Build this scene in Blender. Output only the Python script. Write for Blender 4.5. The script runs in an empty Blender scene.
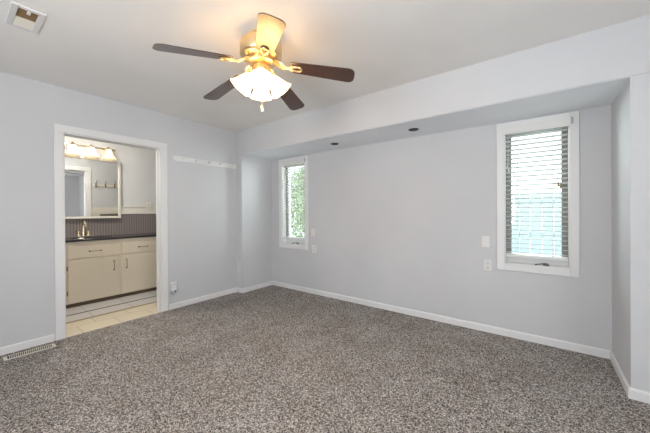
import bpy, bmesh, math, random
from mathutils import Vector, Matrix, Euler
R = math.radians
PI = math.pi
random.seed(7)
SC = bpy.context.scene
COL = SC.collection

# ------------------------------------------------------------------ camera
XL, YS, YB, ZS = -3.699, 2.651, 3.263, 2.083      # bedroom left wall, niche front, niche back, niche ceiling
XA, XB, XR, YR, H = -3.575, 0.4665, 1.75, -1.35, 2.44
TW = 0.12                                          # wall thickness
F_PX, CY, YAW, PITCH, ROLL, CAMH = 284.53, 212.09, -0.6469, -0.0026, -0.0054, 1.2204
fw = Vector((math.sin(YAW) * math.cos(PITCH), math.cos(YAW) * math.cos(PITCH), math.sin(PITCH)))
rt = Vector((math.cos(YAW), -math.sin(YAW), 0))
up = rt.cross(fw)
r2 = rt * math.cos(ROLL) + up * math.sin(ROLL)
u2 = -rt * math.sin(ROLL) + up * math.cos(ROLL)
cam_data = bpy.data.cameras.new('camera')
cam = bpy.data.objects.new('camera', cam_data)
COL.objects.link(cam)
cam.matrix_world = Matrix(((r2.x, u2.x, -fw.x, 0), (r2.y, u2.y, -fw.y, 0), (r2.z, u2.z, -fw.z, CAMH), (0, 0, 0, 1)))
cam_data.sensor_width = 36
cam_data.sensor_fit = 'HORIZONTAL'
cam_data.lens = F_PX / 650 * 36
cam_data.shift_y = -(216.5 - CY) / 650
cam_data.clip_start = 0.02
SC.camera = cam

# ------------------------------------------------------------------ world, lights, exposure
SC.view_settings.view_transform = 'Standard'
SC.view_settings.look = 'None'
SC.view_settings.gamma = 1
SC.view_settings.use_curve_mapping = False
SC.view_settings.exposure = 0.11
W = bpy.data.worlds.new('sky')
SC.world = W
W.use_nodes = True
wn = W.node_tree.nodes
wn.clear()
wo = wn.new('ShaderNodeOutputWorld')
wb = wn.new('ShaderNodeBackground')
ws = wn.new('ShaderNodeTexSky')
ws.sky_type = 'NISHITA'
ws.sun_disc = False
ws.sun_elevation = R(50)
ws.sun_rotation = R(200)
ws.dust_density = 4.0
wm = wn.new('ShaderNodeMixRGB')
wm.inputs[0].default_value = 0.6
wm.inputs[2].default_value = (4.6, 4.7, 4.9, 1)
W.node_tree.links.new(ws.outputs[0], wm.inputs[1])
W.node_tree.links.new(wm.outputs[0], wb.inputs[0])
wb.inputs[1].default_value = 0.75
W.node_tree.links.new(wb.outputs[0], wo.inputs[0])


def area_light(name, loc, rot, sx, sy, power, color=(1, 1, 1), portal=False):
    d = bpy.data.lights.new(name, 'AREA')
    d.shape = 'RECTANGLE'
    d.size, d.size_y = sx, sy
    d.energy = power
    d.color = color
    if portal:
        d.cycles.is_portal = True
    o = bpy.data.objects.new(name, d)
    COL.objects.link(o)
    o.location = loc
    o.rotation_euler = rot
    return o


DAY = (0.93, 0.965, 1.0)
# fill lamps outside two added unseen windows, then sky portals at the small windows
area_light('fill_rear', (-0.9, YR - 0.10, 1.45), (R(130), 0, 0), 0.9, 1.5, 55, DAY)
area_light('fill_right', (XR + 0.10, 0.05, 1.40), (R(130), 0, R(90)), 0.95, 1.5, 47, DAY)
area_light('daylight_bedroom_window', (-0.033, YB + 0.19, 1.36), (R(-90), 0, 0), 0.44, 1.28, 1, DAY, portal=True)
area_light('daylight_corner_window', (-3.085, YB + 0.19, 1.36), (R(-90), 0, 0), 0.44, 1.28, 1, DAY, portal=True)

# unseen lamps added outdoors to push extra light through the two niche windows
area_light('fill_over_garden', (0.4, YB + 3.3, 4.0), (R(-58), 0, 0), 3.0, 1.6, 80, DAY)
area_light('fill_over_trees', (-3.6, YB + 3.3, 4.0), (R(-58), 0, 0), 3.0, 1.6, 80, DAY)
area_light('fill_between_windows', (-1.7, YB + 1.9, 2.5), (R(-75), 0, 0), 1.8, 2.4, 330, DAY)
area_light('fill_beside_house', (3.6, YB + 1.2, 2.4), (R(-75), 0, R(-68)), 1.6, 2.4, 330, DAY)

# ------------------------------------------------------------------ materials


def mat(name, color, rough=0.6, metal=0.0, spec=0.5, coat=0.0, emis=None, estr=0.0):
    m = bpy.data.materials.new(name)
    m.use_nodes = True
    b = m.node_tree.nodes['Principled BSDF']
    b.inputs['Base Color'].default_value = (*color, 1)
    b.inputs['Roughness'].default_value = rough
    b.inputs['Metallic'].default_value = metal
    b.inputs['Specular IOR Level'].default_value = spec
    b.inputs['Coat Weight'].default_value = coat
    b.inputs['Coat Roughness'].default_value = 0.28
    if emis:
        b.inputs['Emission Color'].default_value = (*emis, 1)
        b.inputs['Emission Strength'].default_value = estr
    return m


def N(m, t):
    return m.node_tree.nodes.new(t)


def L(m, a, b):
    m.node_tree.links.new(a, b)


def coords(m, scale=(1, 1, 1), world=True):
    g = N(m, 'ShaderNodeNewGeometry') if world else N(m, 'ShaderNodeTexCoord')
    mp = N(m, 'ShaderNodeMapping')
    mp.inputs['Scale'].default_value = scale
    L(m, g.outputs['Position'] if world else g.outputs['Object'], mp.inputs[0])
    return mp.outputs[0]


def ramp(m, fac, stops, interp='LINEAR'):
    r = N(m, 'ShaderNodeValToRGB')
    r.color_ramp.interpolation = interp
    el = r.color_ramp.elements
    while len(el) < len(stops):
        el.new(0.5)
    for e, (p, c) in zip(el, stops):
        e.position = p
        e.color = (*c, 1)
    L(m, fac, r.inputs[0])
    return r.outputs[0]


def paint(name, color, rough=0.75, bump=0.06, scale=160, spec=0.3):
    m = mat(name, color, rough, spec=spec)
    b = m.node_tree.nodes['Principled BSDF']
    n = N(m, 'ShaderNodeTexNoise')
    n.inputs['Scale'].default_value = scale
    n.inputs['Detail'].default_value = 3
    L(m, coords(m), n.inputs['Vector'])
    bp = N(m, 'ShaderNodeBump')
    bp.inputs['Strength'].default_value = bump
    bp.inputs['Distance'].default_value = 0.004
    L(m, n.outputs['Fac'], bp.inputs['Height'])
    L(m, bp.outputs[0], b.inputs['Normal'])
    # very slight large-scale mottling of the paint
    n2 = N(m, 'ShaderNodeTexNoise')
    n2.inputs['Scale'].default_value = 1.3
    n2.inputs['Detail'].default_value = 2
    L(m, coords(m), n2.inputs['Vector'])
    c0 = tuple(x * 0.965 for x in color)
    c1 = tuple(min(1, x * 1.03) for x in color)
    L(m, ramp(m, n2.outputs['Fac'], [(0.3, c0), (0.7, c1)]), b.inputs['Base Color'])
    return m


M_WALL = paint('wall_paint', (0.64, 0.65, 0.665))
M_CEIL = paint('ceiling_paint', (0.88, 0.865, 0.84), bump=0.12, scale=90)
M_SOFFIT = paint('niche_ceiling_lightened', (0.87, 0.90, 0.93), bump=0.08, scale=90)  # paled bluish, the colour stands in for window light
M_TRIM = paint('trim_paint', (0.82, 0.82, 0.82), rough=0.42, bump=0.02, scale=60, spec=0.45)
M_BWALL = paint('bathroom_paint', (0.66, 0.665, 0.66))
M_CREAM = paint('cream_paint', (0.78, 0.70, 0.56), rough=0.42, bump=0.03, scale=60, spec=0.45)
M_RAIL = paint('cream_rail_paint', (0.80, 0.76, 0.68), rough=0.45, bump=0.02, scale=60)
M_WHITE = mat('white_plastic', (0.78, 0.78, 0.77), 0.35)
M_OFFW = mat('off_white_plastic', (0.74, 0.735, 0.72), 0.4)
M_SLAT = mat('blind_slat', (0.55, 0.54, 0.49), 0.45)
M_VAL = mat('blind_valance', (0.80, 0.80, 0.78), 0.45)
M_DARK = mat('dark_slot', (0.03, 0.03, 0.03), 0.7)
M_BLACK = mat('black_baffle', (0.012, 0.012, 0.013), 0.6)
M_GREY = mat('grey_plastic', (0.42, 0.43, 0.45), 0.5)
M_BLUE = mat('blue_plastic', (0.08, 0.12, 0.45), 0.4)
M_GOLD = mat('polished_brass', (0.86, 0.66, 0.38), 0.30, metal=1)
M_BRASS = mat('antique_brass', (0.36, 0.27, 0.15), 0.38, metal=1)
M_NICKEL = mat('champagne_nickel', (0.78, 0.68, 0.50), 0.2, metal=1)
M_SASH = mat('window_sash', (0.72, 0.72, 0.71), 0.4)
M_SASHD = mat('backlit_sash_frame', (0.19, 0.19, 0.18), 0.45)  # stiles darkened in colour to show them against the backlight
M_CORD = mat('blind_cord', (0.72, 0.71, 0.68), 0.8)
M_WOODT = mat('wooden_tassel', (0.33, 0.24, 0.13), 0.5)
M_BRONZE = mat('bronze_crank', (0.20, 0.19, 0.18), 0.35, metal=0.7)
M_MIRROR = mat('mirror_glass', (0.92, 0.93, 0.92), 0.015, metal=1)
M_DUCT = mat('brown_duct', (0.26, 0.17, 0.08), 0.7)
M_BEIGE = mat('register_enamel', (0.80, 0.77, 0.68), 0.4)
M_PORC = mat('sink_porcelain', (0.07, 0.07, 0.07), 0.15)
M_KICK = mat('toe_kick', (0.10, 0.065, 0.035), 0.6)
M_COUNTER = mat('dark_countertop', (0.035, 0.035, 0.04), 0.13, spec=0.6)
M_BULB = mat('lit_bulb', (1, 0.9, 0.7), 0.5, emis=(1.0, 0.66, 0.32), estr=18)

# carpet ----------------------------------------------------------------
M_CARPET = mat('speckled_carpet', (0.2, 0.19, 0.18), 0.95, spec=0.1)
b = M_CARPET.node_tree.nodes['Principled BSDF']
cc = coords(M_CARPET, (1, 1, 0.2))
nd = N(M_CARPET, 'ShaderNodeTexNoise')
nd.inputs['Scale'].default_value = 160
nd.inputs['Detail'].default_value = 1
L(M_CARPET, cc, nd.inputs['Vector'])
va = N(M_CARPET, 'ShaderNodeMixRGB')
va.blend_type = 'LINEAR_LIGHT'
va.inputs[0].default_value = 0.006
L(M_CARPET, cc, va.inputs[1])
L(M_CARPET, nd.outputs['Color'], va.inputs[2])
n1 = N(M_CARPET, 'ShaderNodeTexVoronoi')
n1.inputs['Scale'].default_value = 250
L(M_CARPET, va.outputs[0], n1.inputs['Vector'])
sp = N(M_CARPET, 'ShaderNodeSeparateColor')
L(M_CARPET, n1.outputs['Color'], sp.inputs[0])
c1 = ramp(M_CARPET, sp.outputs[0], [(0.0, (0.010, 0.009, 0.008)), (0.30, (0.065, 0.060, 0.055)),
                                       (0.62, (0.285, 0.268, 0.252)), (1.0, (0.93, 0.90, 0.86))])
n3 = N(M_CARPET, 'ShaderNodeTexNoise')
n3.inputs['Scale'].default_value = 3.2
n3.inputs['Detail'].default_value = 3
L(M_CARPET, cc, n3.inputs['Vector'])
c3 = ramp(M_CARPET, n3.outputs['Fac'], [(0.3, (0.98, 0.915, 0.875)), (0.7, (1.20, 1.17, 1.16))])
mx = N(M_CARPET, 'ShaderNodeMixRGB')
mx.blend_type = 'MULTIPLY'
mx.inputs[0].default_value = 1
L(M_CARPET, c1, mx.inputs[1])
L(M_CARPET, c3, mx.inputs[2])
L(M_CARPET, mx.outputs[0], b.inputs['Base Color'])
bp = N(M_CARPET, 'ShaderNodeBump')
bp.inputs['Strength'].default_value = 0.6
bp.inputs['Distance'].default_value = 0.01
L(M_CARPET, nd.outputs['Fac'], bp.inputs['Height'])
L(M_CARPET, bp.outputs[0], b.inputs['Normal'])

# walnut fan blades ------------------------------------------------------
M_WALNUT = mat('walnut_veneer', (0.06, 0.03, 0.02), 0.32, spec=0.5, coat=0.8)
b = M_WALNUT.node_tree.nodes['Principled BSDF']
wv = N(M_WALNUT, 'ShaderNodeTexNoise')
wv.inputs['Scale'].default_value = 6
wv.inputs['Detail'].default_value = 6
L(M_WALNUT, coords(M_WALNUT, (1.2, 16, 1), world=False), wv.inputs['Vector'])
L(M_WALNUT, ramp(M_WALNUT, wv.outputs['Fac'], [(0.3, (0.030, 0.014, 0.010)), (0.7, (0.11, 0.048, 0.030))]), b.inputs['Base Color'])

# frosted lit glass shades -----------------------------------------------


def lit_glass(name, base, emis, strength):
    m = mat(name, base, 0.4, emis=emis, estr=strength)
    return m


M_SHADE = lit_glass('frosted_fan_glass', (0.95, 0.9, 0.8), (1.0, 0.57, 0.21), 9.0)
M_SHADE2 = lit_glass('frosted_bath_glass', (0.72, 0.68, 0.58), (1.0, 0.78, 0.46), 0.62)
M_BULB2 = mat('lit_bath_bulb', (1, 0.9, 0.7), 0.5, emis=(1.0, 0.72, 0.40), estr=1.6)

# window glass: clear pane with a faint reflection --------------------------
M_GLASS = bpy.data.materials.new('window_glass')
M_GLASS.use_nodes = True
nt = M_GLASS.node_tree
nt.nodes.clear()
go = nt.nodes.new('ShaderNodeOutputMaterial')
gt = nt.nodes.new('ShaderNodeBsdfTransparent')
gt.inputs[0].default_value = (0.93, 0.97, 0.96, 1)
gg = nt.nodes.new('ShaderNodeBsdfGlossy')
gg.inputs['Roughness'].default_value = 0.02
gm = nt.nodes.new('ShaderNodeMixShader')
gm.inputs[0].default_value = 0.05
nt.links.new(gt.outputs[0], gm.inputs[1])
nt.links.new(gg.outputs[0], gm.inputs[2])
nt.links.new(gm.outputs[0], go.inputs[0])

# bathroom tiles ------------------------------------------------------------


def tiles(name, c1, c2, mortar, w, h, rough=0.3, msize=0.008, offset=0.5):
    m = mat(name, c1, rough)
    b = m.node_tree.nodes['Principled BSDF']
    t = N(m, 'ShaderNodeTexBrick')
    t.offset = offset
    t.inputs['Scale'].default_value = 1
    t.inputs['Color1'].default_value = (*c1, 1)
    t.inputs['Color2'].default_value = (*c2, 1)
    t.inputs['Mortar'].default_value = (*mortar, 1)
    t.inputs['Mortar Size'].default_value = msize
    t.inputs['Brick Width'].default_value = w
    t.inputs['Row Height'].default_value = h
    mp = coords(m)
    mp.node.inputs['Rotation'].default_value = (0, 0, R(90))
    L(m, mp, t.inputs['Vector'])
    L(m, t.outputs['Color'], b.inputs['Base Color'])
    return m


M_TILE = tiles('beige_floor_tile', (0.74, 0.66, 0.50), (0.70, 0.62, 0.47), (0.58, 0.51, 0.40), 0.33, 0.33)
M_MARBLE = tiles('pale_grey_marble', (0.64, 0.62, 0.59), (0.58, 0.565, 0.54), (0.46, 0.44, 0.42), 0.41, 0.60)
M_SLATE = mat('dark_inlay', (0.10, 0.10, 0.105), 0.4)
M_BRINLAY = mat('brown_inlay', (0.33, 0.25, 0.15), 0.45)

# brown-grey beadboard: vertical grooves
M_BEAD = mat('brown_beadboard', (0.22, 0.19, 0.185), 0.5)
b = M_BEAD.node_tree.nodes['Principled BSDF']
wv = N(M_BEAD, 'ShaderNodeTexWave')
wv.bands_direction = 'Y'
wv.inputs['Scale'].default_value = 9
wv.inputs['Distortion'].default_value = 0.0
L(M_BEAD, coords(M_BEAD), wv.inputs['Vector'])
L(M_BEAD, ramp(M_BEAD, wv.outputs['Fac'], [(0.0, (0.13, 0.11, 0.105)), (0.22, (0.24, 0.205, 0.195)), (1.0, (0.26, 0.225, 0.215))]), b.inputs['Base Color'])

# outdoors
M_GRASS = mat('pale_concrete', (0.40, 0.41, 0.40), 0.9)
M_FENCE = mat('pale_fence_paint', (0.24, 0.30, 0.305), 0.7)
M_SIDING = mat('pale_siding', (0.78, 0.76, 0.70), 0.7)
M_LEAF = mat('leaves', (0.12, 0.25, 0.05), 0.6)
b = M_LEAF.node_tree.nodes['Principled BSDF']
nn = N(M_LEAF, 'ShaderNodeTexNoise')
nn.inputs['Scale'].default_value = 9
L(M_LEAF, coords(M_LEAF), nn.inputs['Vector'])
L(M_LEAF, ramp(M_LEAF, nn.outputs['Fac'], [(0.35, (0.10, 0.16, 0.07)), (0.65, (0.34, 0.43, 0.24))]), b.inputs['Base Color'])
M_BARK = mat('bark', (0.12, 0.085, 0.06), 0.9)

# ------------------------------------------------------------------ helpers


def bm_new():
    return bmesh.new()


def add_box(bm, x0, x1, y0, y1, z0, z1):
    vs = [bm.verts.new(p) for p in ((x0, y0, z0), (x1, y0, z0), (x1, y1, z0), (x0, y1, z0),
                                    (x0, y0, z1), (x1, y0, z1), (x1, y1, z1), (x0, y1, z1))]
    for f in ((3, 2, 1, 0), (4, 5, 6, 7), (0, 1, 5, 4), (1, 2, 6, 5), (2, 3, 7, 6), (3, 0, 4, 7)):
        bm.faces.new([vs[i] for i in f])
    return bm


def box(x0, x1, y0, y1, z0, z1):
    return add_box(bm_new(), x0, x1, y0, y1, z0, z1)


def add_lathe(bm, prof, M=None, seg=32, wave=0.0, nw=0):
    """prof: list of (r, z); spun round z, then moved by matrix M. wave scallops the rows by their last item."""
    M = M or Matrix()
    rows = []
    for pi, p in enumerate(prof):
        r, z = p[0], p[1]
        w = p[2] if len(p) > 2 else 0.0
        if r < 1e-6:
            rows.append([bm.verts.new(M @ Vector((0, 0, z)))])
        else:
            rows.append([bm.verts.new(M @ Vector(((r * (1 + w * math.cos(nw * 2 * PI * k / seg))) * math.cos(2 * PI * k / seg),
                                                  (r * (1 + w * math.cos(nw * 2 * PI * k / seg))) * math.sin(2 * PI * k / seg), z))) for k in range(seg)])
    for a, c in zip(rows, rows[1:]):
        for k in range(seg):
            k2 = (k + 1) % seg
            if len(a) == 1 and len(c) > 1:
                bm.faces.new((a[0], c[k], c[k2]))
            elif len(c) == 1 and len(a) > 1:
                bm.faces.new((a[k], a[k2], c[0]))
            elif len(a) > 1:
                bm.faces.new((a[k], a[k2], c[k2], c[k]))
    return bm


def add_tube(bm, pts, r, seg=10, closed=False):
    pts = [Vector(p) for p in pts]
    n = len(pts)
    rad = r if isinstance(r, (list, tuple)) else [r] * n
    rows = []
    prev = None
    for i in range(n):
        if closed:
            t = pts[(i + 1) % n] - pts[i - 1]
        else:
            t = pts[min(i + 1, n - 1)] - pts[max(i - 1, 0)]
        t.normalize()
        if prev is None:
            a = Vector((0, 0, 1)) if abs(t.z) < 0.9 else Vector((1, 0, 0))
            nrm = t.cross(a).normalized()
        else:
            nrm = (prev - t * prev.dot(t)).normalized()
        prev = nrm
        bn = t.cross(nrm)
        rows.append([bm.verts.new(pts[i] + (nrm * math.cos(2 * PI * k / seg) + bn * math.sin(2 * PI * k / seg)) * rad[i]) for k in range(seg)])
    m = n if closed else n - 1
    for i in range(m):
        a, c = rows[i], rows[(i + 1) % n]
        for k in range(seg):
            bm.faces.new((a[k], a[(k + 1) % seg], c[(k + 1) % seg], c[k]))
    if not closed:
        bm.faces.new(rows[0][::-1])
        bm.faces.new(rows[-1])
    return bm


def add_prism(bm, outline, z0, z1, M=None):
    """outline in xy extruded from z0 to z1"""
    M = M or Matrix()
    lo = [bm.verts.new(M @ Vector((x, y, z0))) for x, y in outline]
    hi = [bm.verts.new(M @ Vector((x, y, z1))) for x, y in outline]
    bm.faces.new(lo[::-1])
    bm.faces.new(hi)
    n = len(outline)
    for i in range(n):
        bm.faces.new((lo[i], lo[(i + 1) % n], hi[(i + 1) % n], hi[i]))
    return bm


def obj(name, bm, m, parent=None, smooth=False, bevel=0.0, seg=2, loc=None):
    bmesh.ops.recalc_face_normals(bm, faces=bm.faces)
    me = bpy.data.meshes.new(name)
    bm.to_mesh(me)
    bm.free()
    me.materials.append(m)
    if smooth:
        for p in me.polygons:
            p.use_smooth = True
        try:
            me.set_sharp_from_angle(angle=R(40))
        except Exception:
            pass
    o = bpy.data.objects.new(name, me)
    COL.objects.link(o)
    if parent is not None:
        o.parent = parent
        top = parent
        off = Vector(parent.location)
        while top.parent is not None:
            top = top.parent
            off += Vector(top.location)
        if loc is None:
            o.location = (0, 0, 0)
    if loc is not None:
        o.location = loc
    if bevel:
        md = o.modifiers.new('bevel', 'BEVEL')
        md.width = bevel
        md.segments = seg
        md.limit_method = 'ANGLE'
        md.angle_limit = R(40)
    return o


def tag(o, label, cat, group=None):
    o['label'] = label
    o['category'] = cat
    if group:
        o['group'] = group
    return o


def thing(name, label, cat, loc=(0, 0, 0), rotz=0.0, group=None, rot=None):
    o = bpy.data.objects.new(name, None)
    COL.objects.link(o)
    o.empty_display_size = 0.05
    o.location = loc
    o.rotation_euler = rot if rot else (0, 0, rotz)
    return tag(o, label, cat, group)


def struct(name, bm, m, parent=None, **k):
    o = obj(name, bm, m, parent, **k)
    if parent is None:
        o['kind'] = 'structure'
    return o


def dup(root, loc, rotz=None, label=None):
    def cp(o, par):
        c = o.copy()
        COL.objects.link(c)
        c.parent = par
        for ch in list(o.children):
            cp(ch, c)
        return c
    r = cp(root, None)
    r.location = loc
    if rotz is not None:
        r.rotation_euler = (0, 0, rotz)
    if label:
        r['label'] = label
    return r


def wall_cells(axis, p0, p1, u0, u1, z0, z1, holes):
    """a wall slab from p0 to p1 across 'axis', running u0..u1, with rectangular holes (ua, ub, za, zb)"""
    bm = bm_new()
    us = sorted({u0, u1, *[h[0] for h in holes], *[h[1] for h in holes]})
    zs_ = sorted({z0, z1, *[h[2] for h in holes], *[h[3] for h in holes]})
    def solid(i, j):
        if i < 0 or j < 0 or i >= len(us) - 1 or j >= len(zs_) - 1:
            return False
        uc, zc = (us[i] + us[i + 1]) / 2, (zs_[j] + zs_[j + 1]) / 2
        return not any(h[0] < uc < h[1] and h[2] < zc < h[3] for h in holes)
    cache = {}
    def v(p, u, z):
        key = (p, u, z)
        if key not in cache:
            cache[key] = bm.verts.new((p, u, z) if axis == 'x' else (u, p, z))
        return cache[key]
    for i in range(len(us) - 1):
        for j in range(len(zs_) - 1):
            if not solid(i, j):
                continue
            a, c, d, e = us[i], us[i + 1], zs_[j], zs_[j + 1]
            for p in (p0, p1):
                bm.faces.new((v(p, a, d), v(p, c, d), v(p, c, e), v(p, a, e)))
            if not solid(i - 1, j): bm.faces.new((v(p0, a, d), v(p1, a, d), v(p1, a, e), v(p0, a, e)))
            if not solid(i + 1, j): bm.faces.new((v(p0, c, d), v(p1, c, d), v(p1, c, e), v(p0, c, e)))
            if not solid(i, j - 1): bm.faces.new((v(p0, a, d), v(p1, a, d), v(p1, c, d), v(p0, c, d)))
            if not solid(i, j + 1): bm.faces.new((v(p0, a, e), v(p1, a, e), v(p1, c, e), v(p0, c, e)))
    return bm


# ------------------------------------------------------------------ the bedroom shell
D0, D1, DZ = 0.673, 1.577, 2.008                   # door opening
WIN = [(-3.333, -2.836), (-0.281, 0.213)]           # window openings in the niche wall
WZ0, WZ1 = 0.700, 2.016
struct('floor', box(XL, XR, YR, YB, -0.06, 0.0), M_CARPET)
struct('ceiling', box(XL - TW, XR + 0.14, YR - 0.14, YB + 0.2, H, H + 0.1), M_CEIL)
struct('wall_left', wall_cells('x', XL - TW, XL, YR - 0.14, YB + 0.2, -0.06, H, [(D0, D1, -0.06, DZ)]), M_WALL)
struct('wall_back', wall_cells('y', YB, YB + 0.2, XL, XR + 0.14, -0.06, H, [(a, c, WZ0, WZ1) for a, c in WIN]), M_WALL)
struct('wall_right', wall_cells('x', XR, XR + 0.14, YR - 0.14, YB, -0.06, H, [(-0.45, 0.55, 0.62, 2.16)]), M_WALL)
struct('wall_rear', wall_cells('y', YR - 0.14, YR, XL, XR, -0.06, H, [(-1.35, -0.45, 0.68, 2.2)]), M_WALL)
struct('ceiling_niche', box(XA, XB, YS + 0.009, YB, ZS - 0.004, ZS + 0.001), M_SOFFIT)  # thin slab added under the header to carry the window-light tone
# niche: dropped header and two return walls
struct('wall_header', box(XL, XR, YS, YB, ZS, H), M_WALL)
struct('wall_niche_left', box(XL, XA, YS + 0.008, YB, 0, ZS), M_WALL)
struct('wall_niche_right', box(XB, XR, YS + 0.008, YB, 0, ZS), M_WALL)

# baseboards with an eased top
BH = 0.068


def baseboard(name, pts, n, m=M_TRIM):
    """pts: run of the wall foot; n: +1/-1 side on which the board stands"""
    bm = bm_new()
    t = 0.013
    prof = [(0, 0), (t, 0), (t, BH - 0.012), (t * 0.75, BH - 0.005), (t * 0.35, BH), (0, BH)]
    pts = [Vector((p[0], p[1], 0)) for p in pts]
    rows = []
    for i, p in enumerate(pts):
        dirs = []
        if i > 0: dirs.append((pts[i] - pts[i - 1]).normalized())
        if i < len(pts) - 1: dirs.append((pts[i + 1] - pts[i]).normalized())
        ns = [Vector((-d.y, d.x, 0)) * n for d in dirs]
        s = ns[0] if len(ns) == 1 else (ns[0] + ns[1]) / (1 + ns[0].dot(ns[1]))
        rows.append([bm.verts.new(p + s * a + Vector((0, 0, z))) for a, z in prof])
    for a, c in zip(rows, rows[1:]):
        for k in range(len(prof)):
            bm.faces.new((a[k], a[(k + 1) % len(prof)], c[(k + 1) % len(prof)], c[k]))
    bm.faces.new(rows[0]); bm.faces.new(rows[-1][::-1])
    return struct(name, bm, m)


NY = YS + 0.008
baseboard('baseboard_left', [(XL, YR), (XL, D0 - 0.07)], -1)
baseboard('baseboard_back', [(XL, D1 + 0.07), (XL, NY), (XA, NY), (XA, YB), (XB, YB), (XB, NY), (XR, NY)], -1)
baseboard('baseboard_right', [(XR, NY), (XR, YR)], -1)
baseboard('baseboard_rear', [(XR, YR), (XL, YR)], -1)

# door casing, jambs and threshold of the bathroom doorway
door = obj('door_1', box(XL - TW - 0.002, XL + 0.002, D0 - 0.001, D0 + 0.014, 0, DZ), M_TRIM)
door['kind'] = 'structure'
obj('jamb', box(XL - TW - 0.002, XL + 0.002, D1 - 0.014, D1 + 0.001, 0, DZ), M_TRIM, door)
obj('head_jamb', box(XL - TW - 0.002, XL + 0.002, D0 + 0.014, D1 - 0.014, DZ - 0.014, DZ + 0.001), M_TRIM, door)


def casing(px, s):
    w, t = 0.064, 0.017
    for nm, a in (('casing', (D0 - w, D0 + 0.006, 0, DZ - 0.006)), ('casing', (D1 - 0.006, D1 + w, 0, DZ - 0.006)), ('head_casing', (D0 - w, D1 + w, DZ - 0.006, DZ + w))):
        x0, x1 = sorted((px, px + s * t))
        obj(nm, box(x0, x1, a[0], a[1], a[2], a[3]), M_TRIM, door, bevel=0.004)


casing(XL, 1)
casing(XL - TW, -1)
# door stop strip on the far jamb
obj('door_stop', box(XL - 0.09, XL - 0.055, D1 - 0.024, D1 - 0.014, 0, DZ - 0.014), M_TRIM, door)

# ------------------------------------------------------------------ the windows in the niche


def window(n, a, c):
    y = YB
    w = struct('window_%d' % n, box(a - 0.002, a + 0.012, y + 0.001, y + 0.15, WZ0, WZ1), M_TRIM)
    obj('side_liner', box(c - 0.012, c + 0.002, y + 0.001, y + 0.15, WZ0, WZ1), M_TRIM, w)
    obj('head_liner', box(a + 0.012, c - 0.012, y + 0.001, y + 0.15, WZ1 - 0.012, WZ1 + 0.002), M_TRIM, w)
    obj('sill', box(a + 0.012, c - 0.012, y - 0.004, y + 0.15, WZ0 - 0.002, WZ0 + 0.014), M_TRIM, w)
    cw, t = 0.058, 0.018
    obj('casing', box(a - cw, a + 0.004, y - t, y, WZ0 - cw, WZ1 + cw * 0.85), M_TRIM, w, bevel=0.004)
    obj('casing', box(c - 0.004, c + cw, y - t, y, WZ0 - cw, WZ1 + cw * 0.85), M_TRIM, w, bevel=0.004)
    obj('head_casing', box(a + 0.004, c - 0.004, y - t, y, WZ1 - 0.004, WZ1 + cw * 0.85), M_TRIM, w, bevel=0.004)
    obj('bottom_casing', box(a + 0.004, c - 0.004, y - t, y, WZ0 - cw, WZ0 + 0.004), M_TRIM, w, bevel=0.004)
    # sash: stiles and rails round one pane
    sy0, sy1 = y + 0.078, y + 0.118
    bm = bm_new()
    sw = 0.045
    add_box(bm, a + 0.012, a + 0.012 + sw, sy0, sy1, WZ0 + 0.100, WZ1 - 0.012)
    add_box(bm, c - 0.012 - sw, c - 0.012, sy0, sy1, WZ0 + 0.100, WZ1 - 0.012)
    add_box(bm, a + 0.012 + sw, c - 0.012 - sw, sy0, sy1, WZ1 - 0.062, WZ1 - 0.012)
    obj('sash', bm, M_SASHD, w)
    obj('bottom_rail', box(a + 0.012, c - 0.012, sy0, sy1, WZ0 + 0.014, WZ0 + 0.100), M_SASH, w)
    obj('pane', box(a + 0.05, c - 0.05, y + 0.098, y + 0.104, WZ0 + 0.06, WZ1 - 0.05), M_GLASS, w)
    # casement crank on the bottom
    xm = a + 0.325
    bm = bm_new()
    add_lathe(bm, [(0, 0.022), (0.014, 0.020), (0.022, 0.010), (0.024, 0)], Matrix.Translation((xm, y + 0.012, WZ0 + 0.014)), 16)
    add_tube(bm, [(xm, y + 0.010, WZ0 + 0.032), (xm - 0.02, y - 0.008, WZ0 + 0.034), (xm - 0.055, y - 0.014, WZ0 + 0.028), (xm - 0.075, y - 0.014, WZ0 + 0.024)], [0.007, 0.006, 0.005, 0.005])
    add_tube(bm, [(xm - 0.075, y - 0.016, WZ0 + 0.024), (xm - 0.075, y - 0.034, WZ0 + 0.024)], 0.008)
    obj('crank_handle', bm, M_BRONZE, w, smooth=True)
    return w


window(1, *WIN[0])
window(2, *WIN[1])


def added_window(n, axis, p, u0, u1, z0, z1, lights):
    """window added in an unseen wall to let light in: frame bars and panes"""
    s = -1 if p < 0 else 1
    def bx(a, c, d, e, t0, t1):
        q0, q1 = sorted((p + s * t0, p + s * t1))
        return box(q0, q1, a, c, d, e) if axis == 'x' else box(a, c, q0, q1, d, e)
    w = struct('window_%d' % n, bx(u0, u1, z0, z0 + 0.05, 0.02, 0.08), M_TRIM)
    obj('head_frame', bx(u0, u1, z1 - 0.05, z1, 0.02, 0.08), M_TRIM, w)
    for k in range(lights + 1):
        uc = u0 + (u1 - u0) * k / lights
        a, c = max(u0, uc - 0.03), min(u1, uc + 0.03)
        obj('mullion', bx(a, c, z0 + 0.05, z1 - 0.05, 0.02, 0.08), M_TRIM, w)
    for nm, q in (('casing', (u0 - 0.07, u0, z0 - 0.07, z1 + 0.07)), ('casing', (u1, u1 + 0.07, z0 - 0.07, z1 + 0.07)),
                  ('head_casing', (u0, u1, z1, z1 + 0.07)), ('bottom_casing', (u0, u1, z0 - 0.07, z0))):
        obj(nm, bx(*q, -0.018, 0), M_TRIM, w)
    return w


added_window(3, 'y', YR, -1.35, -0.45, 0.68, 2.2, 2)  # both openings are unseen, added to light the room
added_window(4, 'x', XR, -0.45, 0.55, 0.62, 2.16, 2)

# ------------------------------------------------------------------ blinds


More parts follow.
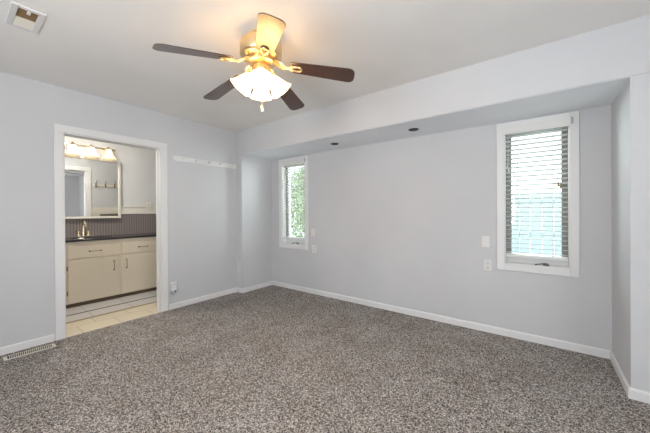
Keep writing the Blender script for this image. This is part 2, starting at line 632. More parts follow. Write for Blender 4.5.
def blind(a, c, label, tass, rail_z, tilt):
    y = YB + 0.045
    t = thing('window_blind', label, 'window blind', ((a + c) / 2, YB, WZ1), group='slatted blinds in the wall niche windows')
    hw = (c - a) / 2
    top = -0.012
    # valance board over the head of the opening with returns at both ends
    obj('valance', box(-hw + 0.002, hw + 0.004, -0.030, -0.019, -0.068, 0.006), M_VAL, t, bevel=0.003)
    obj('valance_clip', box(hw + 0.004, hw + 0.018, -0.031, 0.0 - 0.018, -0.05, 0.004), M_GREY, t)
    obj('head_rail', box(-hw + 0.016, hw - 0.016, 0.006, 0.058, -0.064, -0.016), M_SLAT, t)
    z1 = -0.085
    z0 = rail_z - WZ1 + 0.035
    n = 27
    d = 0.024
    for k in range(n):
        z = z1 + (z0 - z1) * k / (n - 1)
        bm = bm_new()
        cs, sn = math.cos(tilt), math.sin(tilt)
        lo, hi = [], []
        for q in range(5):
            u = -1 + q / 2
            yy, zz = d * u, 0.0025 * (1 - u * u)
            Y, Z = yy * cs - zz * sn, yy * sn + zz * cs
            for arr, off in ((lo, -0.0013), (hi, 0.0013)):
                arr.append([bm.verts.new((x, 0.033 + Y, z + Z + off)) for x in (-hw + 0.018, hw - 0.018)])
        for q in range(4):
            bm.faces.new((lo[q][0], lo[q][1], lo[q + 1][1], lo[q + 1][0]))
            bm.faces.new((hi[q][0], hi[q][1], hi[q + 1][1], hi[q + 1][0]))
        for e in (0, 1):
            bm.faces.new([lo[q][e] for q in range(5)] + [hi[q][e] for q in range(4, -1, -1)])
        bm.faces.new((lo[0][0], lo[0][1], hi[0][1], hi[0][0]))
        bm.faces.new((lo[4][0], lo[4][1], hi[4][1], hi[4][0]))
        obj('slat', bm, M_SLAT, t)
    rz = rail_z - WZ1
    obj('bottom_rail', box(-hw + 0.016, hw - 0.016, 0.006, 0.060, rz - 0.012, rz + 0.012), M_VAL, t, bevel=0.003)
    for u in (-0.55, 0.5):
        bm = bm_new()
        for yy in (0.006, 0.0605):
            add_tube(bm, [(hw * u, yy, -0.064), (hw * u, yy, rz)], 0.0013, 5)
        obj('ladder_cord', bm, M_CORD, t)
    tx, tz = tass
    bm = bm_new()
    for dx, dz in ((0, 0), (0.016, -0.012)):
        add_tube(bm, [(tx + dx, -0.001, -0.07), (tx + dx, -0.003, tz - WZ1 + 0.02 + dz)], 0.0014, 5)
    pc = obj('pull_cord', bm, M_CORD, t)
    bm = bm_new()
    for dx, dz in ((0, 0), (0.016, -0.012)):
        add_lathe(bm, [(0, 0.022), (0.004, 0.020), (0.0075, 0.0), (0.0085, -0.016), (0.006, -0.021), (0, -0.021)], Matrix.Translation((tx + dx, -0.009, tz - WZ1 + dz)), 12)
    obj('tassel', bm, M_WOODT, pc, smooth=True)
    # tilt cords at the left
    bm = bm_new()
    for dx, dz in ((0, 0), (0.012, -0.03)):
        add_tube(bm, [(-hw + 0.03 + dx, 0.0, -0.07), (-hw + 0.03 + dx, -0.002, -0.37 + dz)], 0.0012, 5)
        add_lathe(bm, [(0, 0.02), (0.004, 0.018), (0.007, 0.0), (0.007, -0.012), (0, -0.014)], Matrix.Translation((-hw + 0.03 + dx, -0.008, -0.385 + dz)), 10)
    obj('tilt_cord', bm, M_CORD, t)
    return t


blind(WIN[0][0], WIN[0][1], 'white slatted blind in the narrow window by the left corner, greenery behind its slats', (0.14, 1.10), 0.80, R(-9))
blind(WIN[1][0], WIN[1][1], 'white slatted blind in the right window near the wall end, brown tassels on its cord', (0.165, 1.45), 0.782, R(-9))

# ------------------------------------------------------------------ outlets, switch plates


def plate(name, label, cat, x, z, w, h, kind, wall, group='wall plates'):
    """kind: duplex | blank; wall 'back' faces -y, 'left' faces +x, 'bath' faces +x"""
    rz = {'back': 0, 'left': R(90), 'bath': R(90)}[wall]
    if wall == 'back': loc = (x, YB, z)
    elif wall == 'left': loc = (XL, x, z)
    else: loc = (BX, x, z)
    t = thing(name, label, cat, loc, rz)
    obj('cover_plate', box(-w / 2, w / 2, -0.007, 0, -h / 2, h / 2), M_WHITE if wall != 'bath' else M_RAIL, t, bevel=0.002)
    if kind == 'duplex':
        for s in (-1, 1):
            bm = bm_new()
            pts = [(0.016 * math.cos(q * PI / 8), 0.0145 * math.sin(q * PI / 8)) for q in range(16)]
            M = Matrix.Translation((0, -0.0068, s * 0.021)) @ Matrix.Rotation(R(90), 4, 'X')
            add_prism(bm, pts, 0, 0.0024, M)
            s_ = obj('socket', bm, M_OFFW, t)
            bm = bm_new()
            add_box(bm, -0.0075, -0.0050, -0.0098, -0.0085, s * 0.021 - 0.002, s * 0.021 + 0.007)
            add_box(bm, 0.0050, 0.0075, -0.0098, -0.0085, s * 0.021 - 0.002, s * 0.021 + 0.006)
            add_lathe(bm, [(0, 0.0014), (0.0026, 0.0012), (0.0026, 0)], Matrix.Translation((0, -0.0085, s * 0.021 - 0.007)) @ Matrix.Rotation(R(90), 4, 'X'), 10)
            obj('slots', bm, M_DARK, s_)
        obj('screw', add_lathe(bm_new(), [(0, 0.0016), (0.0022, 0.0012), (0.003, 0)], Matrix.Translation((0, -0.007, 0)) @ Matrix.Rotation(R(90), 4, 'X'), 10), M_OFFW, t)
    else:
        for s in (-1, 1):
            obj('screw', add_lathe(bm_new(), [(0, 0.0016), (0.0022, 0.0012), (0.003, 0)], Matrix.Translation((0, -0.007, s * 0.04)) @ Matrix.Rotation(R(90), 4, 'X'), 10), M_OFFW, t)
    return t


BX = -5.36                                         # bathroom back wall
plate('blank_wall_plate', 'blank white wall plate right of the corner window, above the outlet there', 'wall plate', -2.686, 0.905, 0.070, 0.115, 'blank', 'back')
plate('wall_outlet', 'small white outlet low to the right of the corner window, under a blank plate', 'outlet', -2.668, 0.664, 0.080, 0.115, 'duplex', 'back')
plate('blank_wall_plate', 'blank white wall plate left of the right window, above the outlet there', 'wall plate', -0.436, 0.907, 0.072, 0.112, 'blank', 'back')
plate('wall_outlet', 'white duplex outlet left of the right window, under a blank plate', 'outlet', -0.419, 0.669, 0.072, 0.112, 'duplex', 'back')
plate('wall_outlet', 'white outlet low on the left wall beside the bathroom doorway', 'outlet', 1.712, 0.285, 0.072, 0.115, 'duplex', 'left')
# plugged-in freshener on that outlet
t = thing('plug_in_air_freshener', 'white plug-in device with grey and blue marks on the outlet beside the doorway', 'air freshener', (XL + 0.0095, 1.700, 0.262), R(90))
bm = bm_new()
add_prism(bm, [(-0.030, -0.035), (-0.018, -0.05), (0.018, -0.05), (0.030, -0.035), (0.027, 0.03), (0.015, 0.045), (-0.015, 0.045), (-0.027, 0.03)], 0, 0.036, Matrix.Rotation(R(90), 4, 'X'))
obj('housing', bm, M_WHITE, t, bevel=0.006, seg=3)
obj('vent_cap', box(-0.040, -0.014, -0.045, -0.004, -0.066, -0.020), M_GREY, t, bevel=0.006)
obj('refill', box(0.000, 0.022, -0.044, -0.030, -0.044, -0.022), M_BLUE, t, bevel=0.004)

# ------------------------------------------------------------------ white peg rail on the left wall
t = thing('peg_rail', 'long white wooden rail with five pegs high on the left wall', 'peg rail', (XL, 1.710, 1.905), R(90))
obj('backboard', box(0, 0.935, -0.016, 0, -0.033, 0.033), M_TRIM, t, bevel=0.004)
for k, yy in enumerate((1.823, 1.998, 2.184, 2.356, 2.553)):
    bm = add_lathe(bm_new(), [(0.0085, 0), (0.0065, 0.012), (0.0065, 0.036), (0.012, 0.044), (0.0135, 0.052), (0.010, 0.060), (0, 0.062)],
                   Matrix.Translation((yy - 1.710, -0.016, -0.004)) @ Matrix.Rotation(R(78), 4, 'X'), 16)
    obj('peg', bm, M_TRIM, t, smooth=True)

# ------------------------------------------------------------------ ceiling vent
t = thing('ceiling_vent', 'white square ceiling vent, its damper open showing brown duct', 'vent', (-2.568, 0.298, H))
bm = bm_new()
hx, hy, ox, oy = 0.148, 0.074, 0.120, 0.043
for q in ((-hx, hx, -hy, -oy), (-hx, hx, oy, hy), (-hx, -ox, -oy, oy), (ox, hx, -oy, oy)):
    add_box(bm, q[0], q[1], q[2], q[3], -0.010, -0.0005)
obj('frame', bm, M_OFFW, t, bevel=0.003)
obj('duct', box(0.0, ox, -oy, oy, -0.0035, -0.0006), M_DUCT, t)
bm = bm_new()
for k in range(9):
    x = 0.008 + k * 0.0135
    add_box(bm, x, x + 0.0018, -oy, oy, -0.0070, -0.0036)
obj('vane', bm, M_DUCT, t)
bm = bm_new()
add_box(bm, -ox, 0.0, -oy, oy, -0.007, -0.0006)
for k in range(9):
    x = -ox + 0.006 + k * 0.0125
    add_box(bm, x, x + 0.0016, -oy, oy, -0.0085, -0.007)
obj('damper_flap', bm, M_BEIGE, t)
obj('lever', box(0.085, 0.118, -0.006, 0.010, -0.016, -0.007), M_BEIGE, t, bevel=0.002)

# ------------------------------------------------------------------ recessed downlights in the niche ceiling


def downlight(x, y, label):
    t = thing('recessed_downlight', label, 'recessed light', (x, y, ZS - 0.004), group='black recessed lights in the niche ceiling')
    obj('trim_ring', add_lathe(bm_new(), [(0.044, -0.0005), (0.052, -0.0005), (0.052, -0.004), (0.047, -0.006), (0.044, -0.004), (0.044, -0.0005)], None, 32), M_BLACK, t, smooth=True)
    obj('baffle', add_lathe(bm_new(), [(0.044, -0.004), (0.034, -0.0025), (0.022, -0.001), (0, -0.001)], None, 32), M_BLACK, t, smooth=True)
    return t


downlight(-2.079, 2.965, 'black recessed ceiling light nearer the corner window, left of two')
downlight(-1.060, 2.960, 'black recessed ceiling light nearer the middle of the niche, right of two')

# ------------------------------------------------------------------ floor register
t = thing('floor_register', 'cream metal floor register with slanted slots in carpet by left wall', 'floor register', (-3.572, 0.430, 0.0), R(90))
bm = bm_new()
hl, hw_ = 0.160, 0.048
add_box(bm, -hl, hl, -hw_, hw_, 0.0, 0.004)
obj('frame', bm, M_BEIGE, t, bevel=0.002)
obj('louvre_bed', box(-hl + 0.022, hl - 0.022, -hw_ + 0.016, hw_ - 0.016, 0.0041, 0.0052), M_DARK, t)
for s in (1,):
    bm = bm_new()
    for k in range(22):
        x = -hl + 0.030 + k * 0.0124
        add_prism(bm, [(x, -hw_ + 0.014), (x + 0.005, -hw_ + 0.014), (x + 0.012, hw_ - 0.014), (x + 0.007, hw_ - 0.014)], 0.0050, 0.0085)
    obj('louvre', bm, M_BEIGE, t)

# ------------------------------------------------------------------ ceiling fan with a four-shade light
FX, FY = -1.535, 1.309
fan = thing('ceiling_fan', 'five-blade brass ceiling fan with dark walnut blades and lit glass shades', 'ceiling fan', (FX, FY, 0))
obj('canopy', add_lathe(bm_new(), [(0.0, H), (0.075, H), (0.075, H - 0.012), (0.060, H - 0.028), (0.040, H - 0.034), (0.036, 2.394), (0, 2.394)]), M_GOLD, fan, smooth=True)
obj('motor_housing', add_lathe(bm_new(), [(0.0, 2.396), (0.060, 2.396), (0.115, 2.390), (0.138, 2.378), (0.142, 2.362), (0.142, 2.296), (0.136, 2.284), (0.120, 2.276), (0.085, 2.268), (0, 2.268)], None, 48), M_GOLD, fan, smooth=True)
bm = add_lathe(bm_new(), [(0, 2.268), (0.088, 2.268), (0.094, 2.260), (0.094, 2.244), (0.082, 2.236), (0.055, 2.230), (0, 2.230)], None, 40)
obj('flywheel', bm, M_GOLD, fan, smooth=True)
obj('switch_housing', add_lathe(bm_new(), [(0, 2.230), (0.046, 2.230), (0.058, 2.218), (0.060, 2.185), (0.066, 2.175), (0.062, 2.160), (0.040, 2.140), (0.026, 2.128), (0.022, 2.110), (0.014, 2.102), (0, 2.100)], None, 40), M_GOLD, fan, smooth=True)


def blade_outline():
    r0, r1 = 0.205, 0.648
    w0, w1 = 0.054, 0.070
    pts = []
    c = 0.045
    for q in range(7):                              # tip, lower corner then upper corner
        a = -PI / 2 + q * (PI / 2) / 6
        pts.append((r1 - c + c * math.cos(a), -w1 + c + c * math.sin(a)))
    for q in range(7):
        a = q * (PI / 2) / 6
        pts.append((r1 - c + c * math.cos(a), w1 - c + c * math.sin(a)))
    c = 0.022
    for q in range(5):
        a = PI / 2 + q * (PI / 2) / 4
        pts.append((r0 + c + c * math.cos(a), w0 - c + c * math.sin(a)))
    for q in range(5):
        a = PI + q * (PI / 2) / 4
        pts.append((r0 + c + c * math.cos(a), -w0 + c + c * math.sin(a)))
    return pts


for k in range(5):
    th = R(-107.4 - 72 * k)
    droop = math.atan2(0.070, 0.46)
    base = Matrix.Rotation(th, 4, 'Z') @ Matrix.Translation((0.19, 0, 2.216)) @ Matrix.Rotation(droop, 4, 'Y') @ Matrix.Rotation(R(-11), 4, 'X') @ Matrix.Translation((-0.19, 0, 0))
    bl = obj('blade', add_prism(bm_new(), blade_outline(), 0, 0.0055), M_WALNUT, fan, bevel=0.0015)
    bl.matrix_local = base
    # ornate bracket: arm from the flywheel, teardrop loop under the blade
    bm = bm_new()
    loop = []
    for q in range(24):
        a = 2 * PI * q / 24
        x = 0.232 + 0.050 * math.cos(a)
        y = 0.030 * math.sin(a) * (0.62 + 0.38 * math.cos(a))
        loop.append((x, y, -0.006))
    add_tube(bm, loop, 0.0065, 8, closed=True)
    for s in (-1, 1):
        add_tube(bm, [(0.085, s * 0.012, 0.026), (0.115, s * 0.026, 0.016), (0.150, s * 0.022, 0.000), (0.185, s * 0.006, -0.006)], [0.007, 0.0085, 0.0075, 0.006], 8)
    add_tube(bm, [(0.085, 0, 0.028), (0.12, 0, 0.010), (0.16, 0, -0.006), (0.185, 0, -0.006)], [0.008, 0.007, 0.0065, 0.006], 8)
    for xx, yy in ((0.275, 0), (0.215, 0.022), (0.215, -0.022)):
        add_lathe(bm, [(0, -0.012), (0.006, -0.010), (0.007, 0.0)], Matrix.Translation((xx, yy, 0)), 10)
    ir = obj('blade_bracket', bm, M_GOLD, bl, smooth=True)

cam_dir = math.atan2(-FY, -FX)
TH0 = cam_dir
for k in range(4):
    th = TH0 + k * PI / 2
    A = Matrix.Rotation(th, 4, 'Z')
    bm = bm_new()
    add_tube(bm, [A @ Vector(p) for p in ((0.035, 0, 2.180), (0.060, 0, 2.192), (0.074, 0, 2.182), (0.070, 0, 2.164))], 0.009)
    arm = obj('light_arm', bm, M_GOLD, fan, smooth=True)
    T = A @ Matrix.Translation((0.066, 0, 2.160)) @ Matrix.Rotation(R(180 - 38), 4, 'Y')
    obj('socket_cup', add_lathe(bm_new(), [(0, -0.014), (0.018, -0.012), (0.027, 0.0), (0.028, 0.016), (0.024, 0.016), (0, 0.010)], T, 24), M_GOLD, arm, smooth=True)
    prof = [(0.026, 0.008), (0.034, 0.020), (0.042, 0.040), (0.050, 0.062), (0.059, 0.086, 0.015), (0.069, 0.106, 0.03), (0.079, 0.120, 0.04)]
    inner = [(p[0] - 0.003, p[1] - 0.001, *(p[2:])) for p in prof[::-1]]
    obj('glass_shade', add_lathe(bm_new(), prof + inner, T, 60, nw=6), M_SHADE, fan, smooth=True)
    obj('bulb', add_lathe(bm_new(), [(0.010, 0.016), (0.012, 0.035), (0.020, 0.055), (0.024, 0.072), (0.018, 0.088), (0, 0.094)], T, 16), M_BULB, fan, smooth=True)
for dx, dy, zl in ((-0.018, 0.02, 1.965), (0.022, -0.01, 1.925)):
    px, py = dx * 1.0, dy
    bm = add_tube(bm_new(), [(px, py, 2.15), (px, py, zl)], 0.0014, 6)
    ch = obj('pull_chain', bm, M_GOLD, fan)
    obj('chain_pull', add_lathe(bm_new(), [(0, zl + 0.006), (0.005, zl + 0.004), (0.008, zl - 0.006), (0.012, zl - 0.014), (0.010, zl - 0.022), (0, zl - 0.024)], Matrix.Translation((px, py, 0)), 14), M_WHITE, ch, smooth=True)

# ------------------------------------------------------------------ the bathroom seen through the doorway
BY0, BY1, BXF = -0.30, 2.62, XL - TW
struct('floor_bathroom', box(BX - 0.1, BXF, BY0 - 0.1, BY1 + 0.1, -0.06, 0.0), M_TILE)
struct('floor_threshold', box(BXF, XL, D0, D1, -0.058, -0.001), M_TILE)
struct('ceiling_bathroom', box(BX - 0.1, BXF, BY0 - 0.1, BY1 + 0.1, H, H + 0.1), M_CEIL)
struct('wall_bathroom_back', box(BX - 0.1, BX, BY0 - 0.1, BY1 + 0.1, 0, H), M_BWALL)
struct('wall_bathroom_left', box(BX, BXF, BY0 - 0.1, BY0, 0, H), M_BWALL)
struct('wall_bathroom_right', box(BX, BXF, BY1, BY1 + 0.1, 0, H), M_BWALL)
t = thing('bathroom_fill_light', 'round dome light added out of view to brighten the bathroom', 'fill light', (-4.55, 1.0, H))  # unseen lamp, added to lift the bathroom brightness
obj('rim', add_lathe(bm_new(), [(0.0, -0.0005), (0.17, -0.0005), (0.17, -0.02), (0.155, -0.028), (0, -0.028)], None, 40), M_NICKEL, t, smooth=True)
obj('glass_dome', add_lathe(bm_new(), [(0.15, -0.028), (0.145, -0.055), (0.11, -0.085), (0.06, -0.10), (0, -0.104)], None, 40), lit_glass('fill_dome_glass', (0.9, 0.88, 0.82), (1.0, 0.94, 0.86), 75.0), t, smooth=True)
# marble border set in the floor with dark inlay lines
struct('trim_1', box(-4.80, -4.485, BY0, BY1, 0.0, 0.0012), M_MARBLE)
struct('trim_2', box(-4.485, -4.440, BY0, BY1, 0.0, 0.0014), M_SLATE)
struct('trim_3', box(-4.440, -4.195, BY0, BY1, 0.0, 0.0012), M_MARBLE)
struct('trim_4', box(-4.195, -4.150, BY0, BY1, 0.0, 0.0014), M_BRINLAY)
# beadboard and its cream rail
struct('trim_5', box(BX, BX + 0.010, BY0, BY1, 0, 1.20), M_BEAD)
tr = struct('trim_6', box(BX, BX + 0.020, BY0, BY1, 1.195, 1.305), M_RAIL)
obj('cap_moulding', box(BX, BX + 0.032, BY0, BY1, 1.305, 1.322), M_RAIL, tr, bevel=0.003)
for i, (a, c) in enumerate(((BY0, D0 - 0.073), (D1 + 0.073, BY1))):
    struct('trim_%d' % (7 + 2 * i), box(BXF - 0.010, BXF, a, c, 0, 1.20), M_BEAD)
    struct('trim_%d' % (8 + 2 * i), box(BXF - 0.020, BXF, a, c, 1.195, 1.320), M_RAIL)
plate('wall_outlet', 'cream duplex outlet on the bathroom wall rail right of the mirror', 'outlet', 2.058, 1.335, 0.076, 0.118, 'duplex', 'bath').location.x = BX + 0.0335
t = thing('wall_outlet', 'cream outlet in brown boarding reflected low in the bathroom mirror', 'outlet', (BXF - 0.0105, 1.712, 1.165), R(-90))
obj('cover_plate', box(-0.06, 0.06, -0.006, 0, -0.05, 0.028), M_RAIL, t, bevel=0.002)
obj('socket', box(-0.018, 0.018, -0.009, -0.006, -0.03, 0.01), M_OFFW, t)

# vanity cabinet -----------------------------------------------------------
VX, VXB = -4.80, BX + 0.012
VY0, VY1 = 0.315, 2.60
van = thing('vanity_cabinet', 'long cream painted bathroom vanity with slab doors and brass pulls', 'cabinet', (VX, VY0, 0))


def vb(name, x0, x1, y0, y1, z0, z1, m, parent=van, **k):
    return obj(name, box(x0 - VX, x1 - VX, y0 - VY0, y1 - VY0, z0, z1), m, parent, **k)


vb('body', VXB, VX, VY0, VY1, 0.050, 0.868 - 0.026, M_CREAM)
vb('toe_kick', VXB, VX - 0.012, VY0, VY1, 0.0015, 0.050, M_KICK)


def pull(parent, x, y, z, vert):
    bm = bm_new()
    L_ = 0.062
    pts = []
    for s in (-1, -0.9, -0.5, 0, 0.5, 0.9, 1):
        off = 0.006 if abs(s) == 1 else (0.020 if abs(s) == 0.9 else 0.026)
        pts.append((x - VX + off, y - VY0 + (0 if vert else s * L_), z + (s * L_ if vert else 0)))
    add_tube(bm, pts, [0.007, 0.006, 0.0045, 0.004, 0.0045, 0.006, 0.007], 8)
    for s in (-1, 1):
        add_lathe(bm, [(0.010, 0), (0.010, 0.003), (0.006, 0.009), (0, 0.009)], Matrix.Translation((x - VX, y - VY0 + (0 if vert else s * L_), z + (s * L_ if vert else 0))) @ Matrix.Rotation(R(90), 4, 'Y'), 12)
    return obj('handle', bm, M_BRASS, parent, smooth=True)


def hinge(parent, y, z):
    bm = bm_new()
    add_tube(bm, [(0.012, y - VY0, z - 0.028), (0.012, y - VY0, z + 0.028)], 0.0065, 8)
    add_box(bm, 0.001, 0.006, y - VY0 - 0.008, y - VY0 + 0.008, z - 0.026, z + 0.026)
    obj('hinge', bm, M_BRASS, parent, smooth=True)


for a, c, side in ((0.335, 0.880, 1), (0.912, 1.468, 1), (1.497, 2.050, -1), (2.080, 2.585, -1)):
    dr = vb('drawer', VX + 0.0005, VX + 0.016, a, c, 0.622, 0.790, M_CREAM, bevel=0.004)
    pull(dr, VX + 0.016, a + (c - a) * 0.50 if a != 0.912 else 1.193, 0.708, False)
    dd = vb('door', VX + 0.0005, VX + 0.016, a, c, 0.066, 0.605, M_CREAM, bevel=0.004)
    pull(dd, VX + 0.016, (c - 0.068) if side > 0 else (a + 0.056), 0.482, True)
    hy_ = a - 0.004 if side > 0 else c + 0.004
    hinge(dd, hy_, 0.505)
    hinge(dd, hy_, 0.190)

# countertop with an oval cut-out for the sink
SX, SY, SRX, SRY = -5.085, 1.235, 0.165, 0.225
bm = bm_new()
x0, x1, y0, y1, z0, z1 = VXB, VX + 0.025, VY0, VY1, 0.843, 0.870
n = 48


def edge(a):
    dx, dy = math.cos(a), math.sin(a)
    ts = []
    if dx > 1e-9: ts.append((x1 - SX) / dx)
    if dx < -1e-9: ts.append((x0 - SX) / dx)
    if dy > 1e-9: ts.append((y1 - SY) / dy)
    if dy < -1e-9: ts.append((y0 - SY) / dy)
    t_ = min(ts)
    return SX + dx * t_, SY + dy * t_


angs = sorted([2 * PI * k / n for k in range(n)] + [math.atan2(yy - SY, xx - SX) % (2 * PI) for xx in (x0, x1) for yy in (y0, y1)])
rows = {}
for z in (z0, z1):
    rows[z] = [(bm.verts.new((*edge(a), z)), bm.verts.new((SX + SRX * math.cos(a), SY + SRY * math.sin(a), z))) for a in angs]
for i in range(len(angs)):
    j = (i + 1) % len(angs)
    for z in (z0, z1):
        r = rows[z]
        bm.faces.new((r[i][0], r[j][0], r[j][1], r[i][1]))
    for e in (0, 1):
        bm.faces.new((rows[z0][i][e], rows[z0][j][e], rows[z1][j][e], rows[z1][i][e]))
for v in bm.verts:
    v.co.x -= VX
    v.co.y -= VY0
    v.co.z -= z0
ct = tag(obj('countertop', bm, M_COUNTER, loc=(VX, VY0, z0), bevel=0.0015), 'glossy black countertop on the cream bathroom vanity', 'countertop')
t = thing('bathroom_sink', 'oval dark sink basin set into the black vanity counter', 'sink', (SX, SY, 0.870))
S = Matrix.Diagonal((SRX, SRY, 1, 1))
obj('basin', add_lathe(bm_new(), [(1.03, 0.003), (1.0, 0.006), (0.965, 0.003), (0.94, -0.0005), (0.94, -0.02)], S, 40), M_PORC, t, smooth=True)
bw = obj('bowl', add_lathe(bm_new(), [(0.94, -0.015), (0.90, -0.0178), (0.6, -0.0240), (0.1, -0.0255), (0, -0.0255)], S, 40), M_PORC, t, smooth=True)
obj('drain', add_lathe(bm_new(), [(0.022, -0.0250), (0.020, -0.0225), (0, -0.0225)], None, 20), M_NICKEL, t, smooth=True)

# faucet
t = thing('faucet', 'champagne brass two-handle faucet with arched spout on black counter', 'faucet', (-5.285, 1.180, 0.870))
bm = bm_new()
add_prism(bm, [(0.024 * math.cos(a) + 0.0, (0.056 if math.sin(a) > 0 else -0.056) + 0.024 * math.sin(a)) for a in [2 * PI * (q + 0.5) / 24 for q in range(24)]], 0, 0.014)
obj('deck_plate', bm, M_NICKEL, t, bevel=0.003)
bm = bm_new()
arc = [(0, 0, 0.012), (0, 0, 0.10), (0, 0, 0.165)]
for q in range(1, 9):
    a = PI - q * PI * 0.95 / 8
    arc.append((0.052 + 0.052 * math.cos(a), 0, 0.170 + 0.052 * math.sin(a)))
arc.append((0.106, 0, 0.150))
add_tube(bm, arc, [0.022, 0.018, 0.016] + [0.0145] * 8 + [0.016], 12)
obj('spout', bm, M_NICKEL, t, smooth=True)
for s in (-1, 1):
    bm = add_lathe(bm_new(), [(0.025, 0.012), (0.022, 0.03), (0.018, 0.06), (0.021, 0.075), (0.016, 0.088), (0, 0.092)], Matrix.Translation((0, s * 0.056, 0)), 20)
    add_tube(bm, [(0, s * 0.056, 0.080), (0.0, s * 0.088, 0.088)], [0.006, 0.0075], 8)
    obj('faucet_handle', bm, M_NICKEL, t, smooth=True)

# mirror ---------------------------------------------------------------------
MY0, MY1, MZ0, MZ1 = 0.60, 1.652, 1.132, 2.035
t = thing('bathroom_mirror', 'large wall mirror in a narrow cream frame above the faucet', 'mirror', (BX, MY0, MZ0))
mw, mh, fwid = MY1 - MY0, MZ1 - MZ0, 0.032
M0 = 0.034
bm = bm_new()
add_box(bm, M0 - 0.001, M0 + 0.022, 0, fwid, 0, mh)
add_box(bm, M0 - 0.001, M0 + 0.022, mw - fwid, mw, 0, mh)
add_box(bm, M0 - 0.001, M0 + 0.022, fwid, mw - fwid, 0, fwid)
add_box(bm, M0 - 0.001, M0 + 0.022, fwid, mw - fwid, mh - fwid, mh)
obj('frame', bm, M_RAIL, t, bevel=0.003)
obj('mirror_glass', box(M0, M0 + 0.008, fwid * 0.8, mw - fwid * 0.8, fwid * 0.8, mh - fwid * 0.8), M_MIRROR, t)
obj('backing', box(0.002, M0 - 0.001, 0.01, mw - 0.01, 0.195, mh - 0.01), M_RAIL, t)

# vanity light ------------------------------------------------------------------
t = thing('vanity_light', 'brass vanity light bar with three lit flared glass shades over mirror', 'wall lamp', (BX, 1.27, 2.20))
obj('back_plate', box(0, 0.014, -0.33, 0.33, -0.014, 0.014), M_NICKEL, t, bevel=0.006)
for yy in (1.062, 1.272, 1.480):
    d = yy - 1.27
    ar = obj('lamp_arm', add_tube(bm_new(), [(0.016, d, 0), (0.06, d, 0.012), (0.105, d, 0.018), (0.130, d, 0.008), (0.132, d, -0.012)], 0.007, 8), M_BRASS, t, smooth=True)
    obj('rosette', add_lathe(bm_new(), [(0.050, 0), (0.047, 0.010), (0.024, 0.016), (0, 0.018)], Matrix.Translation((0.0145, d, -0.045)) @ Matrix.Rotation(R(90), 4, 'Y'), 24), M_GOLD, ar, smooth=True)
    T = Matrix.Translation((0.132, d, -0.008)) @ Matrix.Rotation(R(180), 4, 'Y')
    obj('socket_cup', add_lathe(bm_new(), [(0, -0.008), (0.016, -0.006), (0.024, 0.004), (0.026, 0.018), (0, 0.016)], T, 20), M_BRASS, ar, smooth=True)
    prof = [(0.027, 0.012), (0.036, 0.030), (0.046, 0.065), (0.060, 0.105, 0.02), (0.078, 0.138, 0.035), (0.092, 0.156, 0.05)]
    inner = [(p[0] - 0.003, p[1] - 0.001, *(p[2:])) for p in prof[::-1]]
    obj('glass_shade', add_lathe(bm_new(), prof + inner, T, 40, nw=6), M_SHADE2, t, smooth=True)
    obj('bulb', add_lathe(bm_new(), [(0.012, 0.016), (0.016, 0.05), (0.028, 0.085), (0.030, 0.10), (0.020, 0.122), (0, 0.128)], T, 16), M_BULB2, t, smooth=True)

# hook rail seen in the mirror -------------------------------------------------------
t = thing('coat_hook_rail', 'white hook rail with dark metal coat hooks, seen in the bathroom mirror', 'coat rack', (BXF, 1.665, 1.745), R(-90))
obj('backboard', box(-0.62, 0.0, -0.014, 0, -0.022, 0.022), M_RAIL, t, bevel=0.003)
for k in range(4):
    x = -0.047 - 0.15 * k
    bm = bm_new()
    add_box(bm, x - 0.010, x + 0.010, -0.018, -0.014, -0.030, 0.045)
    add_tube(bm, [(x, -0.016, 0.030), (x, -0.045, 0.045), (x, -0.062, 0.080), (x, -0.060, 0.092)], [0.005, 0.005, 0.005, 0.009], 8)
    add_tube(bm, [(x, -0.016, -0.005), (x, -0.035, -0.030), (x, -0.052, -0.026), (x, -0.056, -0.008)], [0.005, 0.005, 0.005, 0.008], 8)
    obj('hook', bm, M_BRASS, t, smooth=True)

# ------------------------------------------------------------------ outdoors past the blinds
struct('floor_garden', box(-14, 10, YB + 0.25, 22, -0.35, -0.15), M_GRASS)
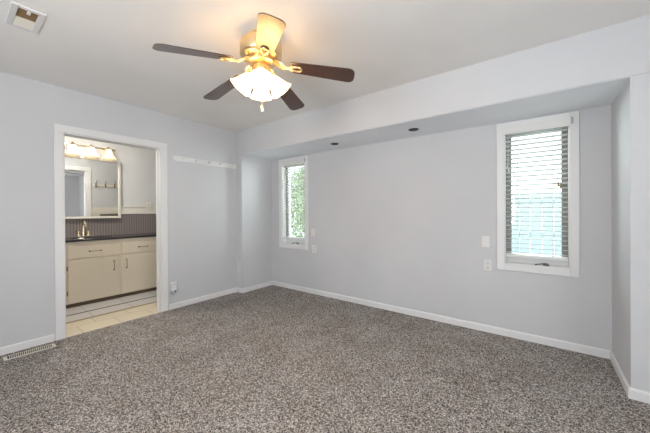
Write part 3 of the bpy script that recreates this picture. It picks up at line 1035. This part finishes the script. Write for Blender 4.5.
# pale board fence outside the right window
t = thing('board_fence', 'pale blue-green board fence outside the right window behind the blind', 'fence', (0.2, 5.4, -0.15))
bm = bm_new()
for k in range(34):
    x = -2.3 + k * 0.142
    add_box(bm, x, x + 0.134, 0, 0.022, 0.03, 1.62)
obj('boards', bm, M_FENCE, t)
for z in (0.35, 0.95, 1.45):
    obj('rail', box(-2.3, 2.55, 0.023, 0.065, z, z + 0.08), M_FENCE, t)
for k in range(3):
    obj('post', box(-2.3 + 2.37 * k, -2.2 + 2.37 * k, 0.066, 0.16, 0, 1.70), M_FENCE, t)


def shrub(x, y, label, h, seed, rad):
    rnd = random.Random(seed)
    t = thing('garden_tree', label, 'tree', (x, y, -0.15), group='trees outside the corner window')
    bm = bm_new()
    add_tube(bm, [(0, 0, 0), (0.03, 0.02, h * 0.3), (-0.03, 0, h * 0.7)], [0.07, 0.055, 0.03], 10)
    for k in range(7):
        a = k * 2.4
        z = h * (0.3 + 0.07 * k)
        add_tube(bm, [(0, 0, z), (rad * 0.5 * math.cos(a), rad * 0.5 * math.sin(a), z + h * 0.12)], [0.025, 0.008], 6)
    obj('trunk', bm, M_BARK, t, smooth=True)
    bm = bm_new()
    for k in range(3000):
        while True:
            p = Vector((rnd.uniform(-1, 1), rnd.uniform(-1, 1), rnd.uniform(-1, 1)))
            if p.length < 1: break
        p = Vector((p.x * rad, p.y * rad, h * 0.58 + p.z * h * 0.44))
        s = rnd.uniform(0.035, 0.075)
        e = Euler((rnd.uniform(0, 6), rnd.uniform(0, 6), rnd.uniform(0, 6))).to_matrix()
        vs = [bm.verts.new(p + e @ Vector(q)) for q in ((-s, 0, 0), (0, -s * 0.45, 0.1 * s), (s, 0, 0), (0, s * 0.45, 0.1 * s))]
        bm.faces.new(vs)
    obj('foliage', bm, M_LEAF, t)


shrub(-4.9, 5.9, 'leafy green tree just outside the corner window, seen between the slats', 2.6, 3, 0.95)
shrub(-7.3, 8.6, 'leafy tree further back outside the corner window', 3.0, 5, 1.1)
